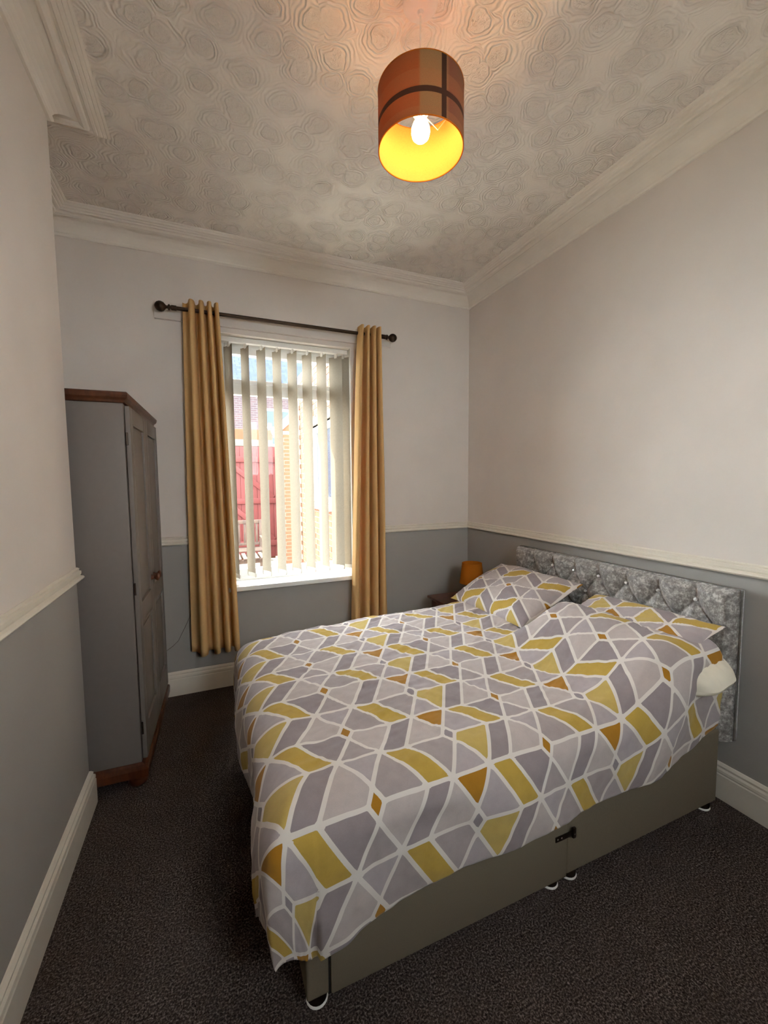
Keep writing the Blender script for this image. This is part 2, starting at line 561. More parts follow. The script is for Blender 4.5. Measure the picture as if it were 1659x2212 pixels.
# ------------------------------------------------------------------ window
FY0, FY1 = 0.15, 0.21
win = struct(empty('window_1', ((OX0 + OX1) / 2, 0.18, OZ0)))
def wbox(name, lo, hi, mat, bev=0.004):
    o = box(name, lo, hi, mat, None, bev)
    o.parent = win
    o.matrix_parent_inverse = Matrix.Translation(-Vector(win.location))
    return o
ix0, ix1 = OX0 + 0.055, OX1 - 0.055
zt0, zt1 = 2.198, 2.288        # transom
bm = bmesh.new()
for lo, hi in (((OX0, FY0, OZ0), (ix0, FY1, OZ1)), ((ix1, FY0, OZ0), (OX1, FY1, OZ1)), ((ix0, FY0, OZ0), (ix1, FY1, 0.845)),
               ((ix0, FY0, 2.545), (ix1, FY1, OZ1)), ((ix0, FY0, zt0), (ix1, FY1, zt1))):
    add_box(bm, lo, hi, 0.004)
o = from_bm('window_frame', bm, M['upvc'], win, True); o.matrix_parent_inverse = Matrix.Translation(-Vector(win.location))
bm = bmesh.new()   # opening top light sash
for lo, hi in (((ix0, FY0 - 0.014, zt1 - 0.01), (ix0 + 0.05, FY1 - 0.01, 2.548)), ((ix1 - 0.05, FY0 - 0.014, zt1 - 0.01), (ix1, FY1 - 0.01, 2.548)),
               ((ix0 + 0.05, FY0 - 0.014, 2.495), (ix1 - 0.05, FY1 - 0.01, 2.548)), ((ix0 + 0.05, FY0 - 0.014, zt1 - 0.01), (ix1 - 0.05, FY1 - 0.01, zt1 + 0.02))):
    add_box(bm, lo, hi, 0.004)
o = from_bm('top_light_sash', bm, M['upvc'], win, True); o.matrix_parent_inverse = Matrix.Translation(-Vector(win.location))
wbox('pane', (ix0, 0.178, 0.84), (ix1, 0.184, zt0), M['glass'], 0)
wbox('pane', (ix0 + 0.045, 0.178, zt1), (ix1 - 0.045, 0.184, 2.50), M['glass'], 0)
wbox('window_sill', (OX0 - 0.03, -0.062, OZ0 - 0.012), (OX1 + 0.03, FY0, OZ0 + 0.022), M['upvc'], 0.006)
# painted reveal lining (plaster around the opening)
wbox('reveal_lining', (OX1 - 0.006, 0.0, OZ0), (OX1, FY0, OZ1), M['plaster_white'], 0.001)
wbox('reveal_lining', (OX0, 0.0, OZ0), (OX0 + 0.006, FY0, OZ1), M['plaster_white'], 0.001)
wbox('reveal_lining', (OX0 + 0.006, 0.0, OZ1 - 0.006), (OX1 - 0.006, FY0, OZ1), M['plaster_white'], 0.001)

# ------------------------------------------------------------------ vertical blind
SLY = 0.07
blind = empty('vertical_blind', (-1.62, SLY, 2.55))
tag(blind, 'cream vertical blind with wide fabric louvres hanging inside the window recess', 'blind')
def to_parent(o, p):
    o.parent = p
    o.matrix_parent_inverse = Matrix.Translation(-Vector(p.location))
    return o
to_parent(box('headrail', (OX0 + 0.03, SLY - 0.022, 2.556), (OX1 - 0.012, SLY + 0.022, 2.592), M['white_plastic'], None, 0.006), blind)
SW, STOP, SBOT = 0.127, 2.535, 0.800
xs = [-2.05 - 0.1165 + 0.1165 * i for i in range(10)]
xs = [x for x in xs if x > OX0 + 0.03]
xs[-1] = -1.176
angs = [-66] * (len(xs) - 2) + [-52, -38]
def slat_mesh():
    nx, vs_, fs = 8, [], []
    for zi in range(2):
        z = (STOP, SBOT)[zi]
        for i in range(nx + 1):
            u = i / nx - 0.5
            vs_.append((u * SW, 0.010 * (1 - (2 * u) ** 2) - 0.005, z - 1.6))
    for i in range(nx):
        fs.append((i, i + 1, nx + 2 + i, nx + 1 + i))
    me = bpy.data.meshes.new('slat')
    me.from_pydata(vs_, [], fs)
    me.polygons.foreach_set('use_smooth', [True] * len(me.polygons))
    me.materials.append(M['slat'])
    return me
sm = slat_mesh()
bm = bmesh.new(); add_box(bm, (-SW / 2 + 0.006, -0.003, SBOT - 1.6 + 0.002), (SW / 2 - 0.006, 0.008, SBOT - 1.6 + 0.030), 0.002)
wo = from_bm('slat_weight', bm, M['white_plastic'])
hk = box('hanger_clip', (-0.012, -0.004, STOP - 1.6 - 0.01), (0.012, 0.004, STOP - 1.6 + 0.024), M['white_plastic'], None, 0.001)
wm, hm = wo.data, hk.data
bpy.data.objects.remove(wo); bpy.data.objects.remove(hk)
for x, a in zip(xs, angs):
    s_ = link(bpy.data.objects.new('slat', sm))
    s_.location = (x, SLY, 1.6)
    s_.rotation_euler = (0, 0, math.radians(a + random.uniform(-1.5, 1.5)))
    to_parent(s_, blind)
    link(bpy.data.objects.new('slat_weight', wm), s_)
    link(bpy.data.objects.new('hanger_clip', hm), s_)
for off in (-1, 1):
    pts = []
    for x, a in zip(xs, angs):
        ar = math.radians(a)
        pts.append((x + off * (SW / 2 - 0.01) * math.cos(ar), SLY + off * (SW / 2 - 0.01) * math.sin(ar), SBOT + 0.012))
    full = []
    for p, q in zip(pts[:-1], pts[1:]):
        for f in np.linspace(0, 1, 7)[:-1]:
            full.append((p[0] + (q[0] - p[0]) * f, p[1] + (q[1] - p[1]) * f, p[2] - 0.022 * math.sin(PI * f)))
    full.append(pts[-1])
    to_parent(tube('bottom_chain', full, 0.0014, M['white_plastic'], None, 5), blind)

# ------------------------------------------------------------------ curtain pole and curtains
RZ, RY = 2.690, -0.085
pole = empty('curtain_pole', (-1.63, RY, RZ))
tag(pole, 'dark bronze curtain pole with round ball finials above the window', 'curtain pole')
RX = Matrix.Rotation(PI / 2, 4, 'Y')
def pole_part(name, prof, x, sgn=1, n=20):
    m4 = Matrix.Translation((x, RY, RZ)) @ Matrix.Rotation(sgn * PI / 2, 4, 'Y')
    o = lathe(name, prof, M['bronze'], None, n, m4)
    return to_parent(o, pole)
pole_part('rod', [(0.0125, 0), (0.0125, 1.56)], -2.41)
fin = [(0.0165, -0.03), (0.0165, 0.0), (0.012, 0.003), (0.012, 0.006), (0.019, 0.010), (0.019, 0.018), (0.010, 0.022), (0.010, 0.030), (0.016, 0.036), (0.027, 0.046), (0.0325, 0.060), (0.0325, 0.072), (0.027, 0.086), (0.016, 0.096), (0.004, 0.100)]
pole_part('finial', fin, -0.862, 1)
pole_part('finial', fin, -2.405, -1)
for bx in (-2.285, -0.960):
    bm = bmesh.new()
    add_lathe(bm, [(0.028, -0.061), (0.028, -0.056), (0.010, -0.052), (0.009, 0.0)], 16, Matrix.Translation((bx, RY, RZ)) @ Matrix.Rotation(PI / 2, 4, 'X') @ Matrix.Scale(1, 4))
    to_parent(from_bm('bracket', bm, M['bronze'], None, True), pole)

def curtain(name, label, tx0, tx1, bx0, bx1, nf, z0, z1, ph, amp0=0.050, warp=1.0):
    nu, nv = nf * 28, 46
    vs_, fs = [], []
    for j in range(nv + 1):
        f = j / nv
        z = z1 + (z0 - z1) * f
        g = f ** 0.8
        x0, x1 = tx0 + (bx0 - tx0) * g, tx1 + (bx1 - tx1) * g
        for i in range(nu + 1):
            u = i / nu
            w = 2 * PI * nf * u ** warp + ph
            amp = amp0 * (1.0 + 0.15 * f)
            y = amp * math.sin(w + 0.35 * math.sin(1.7 * f + u * 5))
            sx = -0.006 * math.sin(2 * w) * (0.6 + 0.5 * f)
            hem = 0.006 * math.cos(w) if j == nv else 0
            y += 0.004 * math.sin(9 * f + 7 * u)
            vs_.append((x0 + (x1 - x0) * u + sx, RY + y - 0.022 - 0.006 * f, z + hem))
    for j in range(nv):
        for i in range(nu):
            a = j * (nu + 1) + i
            fs.append((a, a + 1, a + nu + 2, a + nu + 1))
    cx = (tx0 + tx1) / 2
    vs_ = [(x - cx, y - RY, z - z0) for x, y, z in vs_]
    o = from_data(name, vs_, fs, M['curtain'], None, True, (cx, RY, z0))
    md = o.modifiers.new('cloth', 'SOLIDIFY'); md.thickness = 0.003
    tag(o, label, 'curtain', 'mustard eyelet curtains')
    # eyelets where the cloth crosses the pole
    for q in range(nf * 2):
        u = ((q + 0.5) * PI - ph + PI / 2) / (2 * PI * nf)
        u = u ** (1 / warp) if u > 0 else -1
        if not 0.02 < u < 0.98:
            continue
        ring = [(math.cos(t) * 0.019, math.sin(t) * 0.019) for t in np.linspace(0, 2 * PI, 17)[:-1]]
        x = tx0 + (tx1 - tx0) * u - cx
        tube('eyelet', [(x, a, RZ - z0 + b) for a, b in ring], 0.004, M['bronze'], o, 6, True)
    return o
curtain('curtain', 'full-length mustard curtain hanging between the wardrobe and the window', -2.335, -2.112, -2.368, -2.046, 4, 0.318, 2.738, 0.9, warp=1.35)
curtain('curtain', 'mustard curtain hanging down behind the bed beside the bare grey wall', -1.096, -0.908, -1.195, -0.870, 4, 0.318, 2.738, 2.6, warp=1.15)

# ------------------------------------------------------------------ pendant lamp
PX, PY = -1.480, -1.866
lamp = empty('pendant_lamp', (PX, PY, ZC))
tag(lamp, 'orange checked drum pendant lamp glowing under the embossed ceiling', 'lamp')
lathe('ceiling_rose', [(0.060, 0.0), (0.060, -0.006), (0.052, -0.014), (0.030, -0.022), (0.012, -0.030), (0.008, -0.040), (0.004, -0.042)], M['white_plastic'], lamp, 28)
SZ0, SZ1 = 2.694 - ZC, 2.888 - ZC
tube('cord', [(0, 0, -0.04), (0, 0, SZ0 + 0.165)], 0.0032, M['white_plastic'], lamp, 8)
lathe('lamp_holder', [(0.010, SZ0 + 0.185), (0.018, SZ0 + 0.18), (0.019, SZ0 + 0.135), (0.028, SZ0 + 0.133), (0.028, SZ0 + 0.126), (0.017, SZ0 + 0.124), (0.016, SZ0 + 0.115)], M['white_plastic'], lamp, 20)
R = 0.150
H = SZ1 - SZ0
bm = bmesh.new()
add_lathe(bm, [(R, 0.0), (R, H)], 72, None, False)
sh = from_bm('lamp_shade', bm, M['tartan'], lamp, True, (0, 0, SZ0))
bm = bmesh.new()
add_lathe(bm, [(R - 0.002, 0.001), (R - 0.002, H - 0.001)], 72, None, False)
from_bm('shade_lining', bm, M['shade_inner'], sh, True)
for zz in (0.0, H):
    ring = [(math.cos(t) * (R - 0.001), math.sin(t) * (R - 0.001), zz) for t in np.linspace(0, 2 * PI, 65)[:-1]]
    tube('shade_rim', ring, 0.0022, M['orange_shade'], sh, 6, True)
for a in (0.4, 0.4 + 2 * PI / 3, 0.4 + 4 * PI / 3):
    tube('shade_spoke', [(0.024 * math.cos(a), 0.024 * math.sin(a), 0.130), (0.10 * math.cos(a), 0.10 * math.sin(a), 0.128), ((R - 0.002) * math.cos(a), (R - 0.002) * math.sin(a), H - 0.004)], 0.0016, M['white_plastic'], sh, 6)
lathe('bulb', [(0.013, SZ0 + 0.116), (0.015, SZ0 + 0.106), (0.026, SZ0 + 0.092), (0.032, SZ0 + 0.076), (0.033, SZ0 + 0.062), (0.029, SZ0 + 0.047), (0.020, SZ0 + 0.038), (0.006, SZ0 + 0.033)], M['bulb'], lamp, 24)

# ------------------------------------------------------------------ wardrobe
WD, WW, WH = 0.50, 0.87, 1.955      # depth (x), width (y), height
ward = empty('wardrobe', (-2.578, -0.945, 0), math.radians(-1.6))
tag(ward, 'grey painted two-door wardrobe with stained pine top and base beside the curtain', 'wardrobe')
# local frame: +x out of the front, y along the front, x = 0 the front of the carcass
def wb(name, lo, hi, mat, parent=ward, bev=0.003):
    return box(name, lo, hi, mat, parent, bev)
wb('carcass', (-WD, 0.0, 0.115), (0.0, WW, 1.905), M['grey_paint'])
bm = bmesh.new()
cp = [(0, 1.905), (0.008, 1.908), (0.012, 1.918), (0.022, 1.928), (0.026, 1.940), (0.026, 1.950), (0.020, 1.955)]
lv = []
for o_, z in cp:
    lv.append([bm.verts.new(v) for v in ((-WD, -o_, z), (o_, -o_, z), (o_, WW + o_, z), (-WD, WW + o_, z))])
for a, b in zip(lv[:-1], lv[1:]):
    for q in range(4):
        bm.faces.new((a[q], a[(q + 1) % 4], b[(q + 1) % 4], b[q]))
bm.faces.new(lv[-1]); bm.faces.new(list(reversed(lv[0])))
from_bm('cornice_top', bm, M['pine'], ward)
bm = bmesh.new()
cp = [(0.028, 0.062), (0.030, 0.100), (0.026, 0.112), (0.012, 0.118), (0.006, 0.128), (0, 0.130)]
lv = []
for o_, z in cp:
    lv.append([bm.verts.new(v) for v in ((-WD, -o_ * 0.7, z), (o_, -o_ * 0.7, z), (o_, WW + o_ * 0.7, z), (-WD, WW + o_ * 0.7, z))])
for a, b in zip(lv[:-1], lv[1:]):
    for q in range(4):
        bm.faces.new((a[q], a[(q + 1) % 4], b[(q + 1) % 4], b[q]))
bm.faces.new(lv[-1]); bm.faces.new(list(reversed(lv[0])))
from_bm('plinth', bm, M['pine'], ward)
for fx, fy in ((-0.025, 0.035), (-0.025, WW - 0.035), (-WD + 0.05, 0.035), (-WD + 0.05, WW - 0.035)):
    lathe('foot', [(0.026, 0.0), (0.040, 0.008), (0.047, 0.024), (0.044, 0.042), (0.032, 0.052), (0.036, 0.062)], M['pine'], ward, 20, None, (fx, fy, 0))
DT = 0.020
for di, (y0, y1) in enumerate(((0.012, WW / 2 - 0.002), (WW / 2 + 0.002, WW - 0.012))):
    d = empty('door', (0.004, (y0 + y1) / 2, 0.14)); d.parent = ward
    hw = (y1 - y0) / 2
    zt = 1.895 - 0.14
    bm = bmesh.new()
    st = 0.062
    rails = [(0, 0.150), (0.675, 0.775), (zt - 0.075, zt)]
    add_box(bm, (0, -hw, 0), (DT, -hw + st, zt), 0.002); add_box(bm, (0, hw - st, 0), (DT, hw, zt), 0.002)
    for a, b in rails:
        add_box(bm, (0, -hw + st, a), (DT, hw - st, b), 0.002)
    from_bm('door_frame', bm, M['grey_paint'], d, True)
    for a, b in ((rails[0][1], rails[1][0]), (rails[1][1], rails[2][0])):
        bm = bmesh.new()   # raised field panel inside a bead
        add_box(bm, (0.001, -hw + st, a), (0.009, hw - st, b))
        add_box(bm, (0.008, -hw + st + 0.03, a + 0.03), (0.0145, hw - st - 0.03, b - 0.03), 0.004)
        from_bm('door_panel', bm, M['grey_paint'], d, True)
        bm = bmesh.new()
        for lo, hi in (((0.008, -hw + st, a), (DT + 0.001, -hw + st + 0.010, b)), ((0.008, hw - st - 0.010, a), (DT + 0.001, hw - st, b)),
                       ((0.008, -hw + st, a), (DT + 0.001, hw - st, a + 0.010)), ((0.008, -hw + st, b - 0.010), (DT + 0.001, hw - st, b))):
            add_box(bm, lo, hi, 0.003)
        from_bm('panel_bead', bm, M['grey_paint'], d, True)
    ky = (hw - 0.034) if di == 0 else (-hw + 0.034)
    lathe('knob', [(0.016, 0.0), (0.013, 0.006), (0.010, 0.014), (0.014, 0.020), (0.021, 0.026), (0.022, 0.034), (0.016, 0.040), (0.004, 0.042)], M['pine'], d, 20, Matrix.Translation((DT, ky, 0.845)) @ RX)
    for hz in (0.16, 0.87, 1.60):
        hy = -hw - 0.004 if di == 0 else hw + 0.004
        tube('hinge', [(0.004, hy, hz - 0.03), (0.004, hy, hz + 0.03)], 0.005, M['steel'], d, 8)

# thin white cable along the wall by the wardrobe
tag(tube('wall_cable', [(-2.352, -0.006, 0.66), (-2.372, -0.006, 0.58), (-2.40, -0.006, 0.52), (-2.46, -0.006, 0.399), (-2.50, -0.006, 0.362), (-2.549, -0.006, 0.33), (-2.60, -0.006, 0.29), (-2.62, -0.012, 0.172), (-2.62, -0.027, 0.165), (-2.62, -0.027, 0.002)], 0.002, M['grey_paint']),
    'thin grey cable running down the grey wall behind the curtain', 'cable')

# ------------------------------------------------------------------ geometric print
S_, Q_, T_ = 0.126, 0.045, 0.080
L_ = S_ + Q_
P_ = math.sqrt(3) * L_
XP = 2 * (S_ + T_ + L_ / 2)
PAL = {'light': lin((184, 172, 168)), 'mid': lin((163, 151, 150)), 'dark': lin((147, 135, 137)), 'lilac': lin((171, 160, 161)),
       'yellow': lin((182, 152, 72)), 'mustard': lin((164, 116, 36)), 'pale': lin((188, 163, 94)), 'grey': lin((144, 134, 137))}
def print_polys():
    dA, dB = np.array((0.5, -math.sqrt(3) / 2)), np.array((-0.5, -math.sqrt(3) / 2))
    x = np.array((1.0, 0.0))
    out = []
    for kind, org in (('a', np.array((0.0, 0.0))), ('b', np.array((XP / 2, -P_ / 2)))):
        Fp, G = org, org + S_ * x
        tl = Fp + S_ * dA
        tr, bl = tl + Q_ * dA, tl + Q_ * dB
        brp = tl + Q_ * (dA + dB)
        B, C = org + np.array((0, -P_)), org + np.array((S_, -P_))
        yl = Fp + L_ * dB
        w3 = G + L_ * dA
        w = G + T_ * x
        Hh = w + L_ * dA
        a = kind == 'a'
        out += [([Fp, G, tl], 'lilac' if a else 'mustard'), ([tl, tr, brp, bl], 'mustard' if a else 'grey'), ([B, C, brp], 'mid' if a else 'lilac'),
                ([Fp, tl, bl, yl], 'light'), ([yl, bl, brp, B], 'dark' if a else 'mid'), ([G, w3, tr, tl], 'mid' if a else 'lilac'),
                ([tr, w3, C, brp], 'light' if a else 'pale'), ([G, w, Hh, w3], 'yellow'), ([w3, Hh, Hh + L_ * dB, w3 + L_ * dB], 'dark')]
    return out
POLYS = print_polys()
def eval_print(pts):
    """pts (n,2) metres -> colour (n,4), distance to the nearest printed line (n,)"""
    p = np.array(pts, float)
    p[:, 0] = np.mod(p[:, 0], XP)
    p[:, 1] = -np.mod(-p[:, 1], P_)
    col = np.tile(np.array(PAL['mid']), (len(p), 1))
    dist = np.full(len(p), 1.0)
    for poly, cname in POLYS:
        base = np.array(poly)
        for ox in (-XP, 0, XP):
            for oy in (-P_, 0, P_):
                q = base + np.array((ox, oy))
                if q[:, 0].max() < -0.03 or q[:, 0].min() > XP + 0.03 or q[:, 1].max() < -P_ - 0.03 or q[:, 1].min() > 0.03:
                    continue
                sgn = []
                for i in range(len(q)):
                    a, b = q[i], q[(i + 1) % len(q)]
                    e = b - a
                    d = p - a
                    sgn.append(e[0] * d[:, 1] - e[1] * d[:, 0])
                    t = np.clip((d @ e) / (e @ e), 0, 1)
                    dist = np.minimum(dist, np.hypot(d[:, 0] - t * e[0], d[:, 1] - t * e[1]))
                sg = np.array(sgn)
                inside = np.all(sg >= 0, axis=0) | np.all(sg <= 0, axis=0)
                col[inside] = PAL[cname]
    return col, dist

def print_sheet(name, verts, uv, nu, nv, mat, parent=None, loc=(0, 0, 0), close=None):
    """grid of (nv+1) x (nu+1) verts with the print read at uv"""
    idx = np.arange((nu + 1) * (nv + 1)).reshape(nv + 1, nu + 1)
    quads = np.stack([idx[:-1, :-1], idx[:-1, 1:], idx[1:, 1:], idx[1:, :-1]], -1).reshape(-1, 4)
    me = bpy.data.meshes.new(name)
    me.from_pydata(verts.tolist(), [], quads.tolist())
    me.polygons.foreach_set('use_smooth', [True] * len(quads))
    _, dist = eval_print(uv)
    fc, _ = eval_print(uv[quads].mean(axis=1))
    at = me.attributes.new('cell_colour', 'FLOAT_COLOR', 'FACE'); at.data.foreach_set('color', fc.astype(np.float32).ravel())
    at = me.attributes.new('line_distance', 'FLOAT', 'POINT'); at.data.foreach_set('value', dist.astype(np.float32))
    me.materials.append(mat)
    me.update()
    o = bpy.data.objects.new(name, me)
    o.location = loc
    return link(o, parent)

# ------------------------------------------------------------------ bed
BX0, BX1 = -2.012, -0.108      # foot, head
BY0, BY1 = -2.172, -0.800      # near, far
BZ0, BZ1 = 0.042, 0.385
bed = empty('divan_bed', ((BX0 + BX1) / 2, (BY0 + BY1) / 2, 0))
tag(bed, 'double divan bed with beige base and tufted silver velvet headboard', 'bed')
def bp(o):
    return to_parent(o, bed)
XM = -1.030
bp(box('base_section', (BX0, BY0, BZ0), (XM - 0.002, BY1, BZ1), M['divan'], None, 0.010, 3))
bp(box('base_section', (XM + 0.002, BY0, BZ0), (BX1, BY1, BZ1), M['divan'], None, 0.010, 3))
dr = bp(box('drawer_front', (-1.942, BY0 - 0.008, BZ0 + 0.004), (XM - 0.006, BY0 + 0.02, 0.275), M['divan'], None, 0.004))
bp(box('drawer_gap', (-1.948, BY0 - 0.0015, BZ0 + 0.002), (-1.938, BY0 + 0.02, 0.283), M['dark_gap'], None))
# linking clip between the two base halves
clip = bp(box('linking_clip', (-1.098, BY0 - 0.013, 0.206), (-1.008, BY0 - 0.009, 0.226), M['steel'], None, 0.002))
o = box('clip_hook', (-1.020, BY0 - 0.020, 0.200), (-1.004, BY0 - 0.009, 0.240), M['steel'], None, 0.004); o.parent = clip
for sx in (-1.088, -1.070, -1.012):
    o = lathe('screw', [(0.004, 0.0), (0.003, 0.002)], M['chrome'], None, 10, Matrix.Translation((sx, BY0 - (0.020 if sx > -1.05 else 0.013), 0.216)) @ Matrix.Rotation(PI / 2, 4, 'X'))
    o.parent = clip
for gx, gy in ((-1.975, BY0 + 0.035), (-1.080, BY0 + 0.035), (-0.985, BY0 + 0.035), (-0.150, BY0 + 0.035), (-1.975, BY1 - 0.035), (-1.080, BY1 - 0.035), (-0.985, BY1 - 0.035), (-0.150, BY1 - 0.035)):
    g = lathe('glide', [(0.024, 0.006), (0.030, 0.012), (0.031, 0.030), (0.024, 0.044)], M['steel'], None, 20, Matrix.Translation((gx, gy, 0)))
    bp(g)
    r_ = lathe('glide_rim', [(0.022, 0.0), (0.031, 0.002), (0.033, 0.006), (0.031, 0.010)], M['white_plastic'], None, 20, Matrix.Translation((gx, gy, 0)))
    r_.parent = g

# mattress
mat_o = box('mattress', (BX0 + 0.005, BY0 + 0.005, BZ1), (BX1 - 0.005, BY1 - 0.005, 0.585), M['sheet'], None, 0.045, 4)
tag(mat_o, 'mattress in a cream fitted sheet lying on the divan base under the duvet', 'mattress')

# headboard
HY0, HY1, HZ0, HZ1 = -2.198, -0.773, 0.330, 1.032
hb_rows = [(0.950, -0.950, 7), (0.838, -0.860, 8), (0.726, -0.950, 7), (0.614, -0.860, 8), (0.502, -0.950, 7)]
btn = [[(y0 - 0.18 * i, z) for i in range(n)] for z, y0, n in hb_rows]
segs = []
for y, z in btn[0]:
    segs.append(((y, z), (y, HZ1 + 0.02)))
for ra, rb in zip(btn[:-1], btn[1:]):
    for a in ra:
        for b in rb:
            if abs(abs(a[0] - b[0]) - 0.09) < 0.01:
                segs.append((a, b))
ny, nz = 236, 116
yy = np.linspace(HY0, HY1, ny + 1); zz_ = np.linspace(HZ0, HZ1, nz + 1)
Y, Z = np.meshgrid(yy, zz_)
dl = np.full(Y.shape, 1.0); db = np.full(Y.shape, 1.0)
for a, b in segs:
    a, b = np.array(a), np.array(b)
    e = b - a
    t = np.clip(((Y - a[0]) * e[0] + (Z - a[1]) * e[1]) / (e @ e), 0, 1)
    dl = np.minimum(dl, np.hypot(Y - a[0] - t * e[0], Z - a[1] - t * e[1]))
for row in btn:
    for y, z in row:
        db = np.minimum(db, np.hypot(Y - y, Z - z))
edge = np.minimum(np.minimum(Y - HY0, HY1 - Y), HZ1 - Z)
puff = 0.036 * (1 - np.exp(-(dl / 0.022) ** 1.0)) * (1 - 0.95 * np.exp(-(db / 0.028) ** 2))
puff -= 0.003 * np.exp(-(db / 0.018) ** 2)
rnd = np.clip(edge / 0.03, 0, 1)
X = -0.078 - puff * (0.25 + 0.75 * rnd) + 0.030 * (1 - np.sqrt(np.clip(1 - (1 - rnd) ** 2, 0, 1)))
verts = np.stack([X, Y, Z], -1).reshape(-1, 3)
idx = np.arange((ny + 1) * (nz + 1)).reshape(nz + 1, ny + 1)
quads = np.stack([idx[:-1, :-1], idx[:-1, 1:], idx[1:, 1:], idx[1:, :-1]], -1).reshape(-1, 4)
vl = verts.tolist(); fl = quads.tolist()
rim = list(idx[0, :]) + list(idx[1:, -1]) + list(idx[-1, -2::-1]) + list(idx[-2:0:-1, 0])
n0 = len(vl)
for i in rim:
    vl.append([-0.028, vl[i][1], vl[i][2]])
for q in range(len(rim)):
    r2_ = (q + 1) % len(rim)
    fl.append([rim[q], rim[r2_], n0 + r2_, n0 + q])
fl.append([n0 + q for q in range(len(rim))])
hb = bp(from_data('headboard', vl, fl, M['velvet'], None, True))
hb['label'] = 'silver crushed velvet headboard with crystal buttons'
bmx = bmesh.new(); bmesh.ops.create_icosphere(bmx, subdivisions=1, radius=0.0105)
bm_me = bpy.data.meshes.new('crystal_button'); bmx.to_mesh(bm_me); bmx.free(); bm_me.materials.append(M['crystal'])
for ri, row in enumerate(btn[:3]):
    for y, z in row:
        b_ = link(bpy.data.objects.new('crystal_button', bm_me))
        b_.location = (-0.084, y, z)
        b_.parent = hb
for sy in (-1.85, -1.12):
    o = box('headboard_strut', (-0.108, sy - 0.03, 0.10), (-0.078, sy + 0.03, 0.345), M['pine'], None, 0.002); bp(o)

# ------------------------------------------------------------------ duvet
def smooth(a, b, x):
    t = np.clip((x - a) / (b - a), 0, 1)
    return t * t * (3 - 2 * t)
def fbm(x, y, sc, z=0.0, oct_=3):
    f = noise.fractal
    return np.array([f(Vector((a * sc, b * sc, z)), 1.0, 2.0, oct_) for a, b in zip(x.ravel(), y.ravel())]).reshape(x.shape)

def drape(d, r, flare):
    d = np.maximum(d, 0)
    th = np.minimum(d / r, PI / 2)
    over = np.maximum(d - r * PI / 2, 0)
    return r * np.sin(th) + flare * over, r * (1 - np.cos(th)) + over

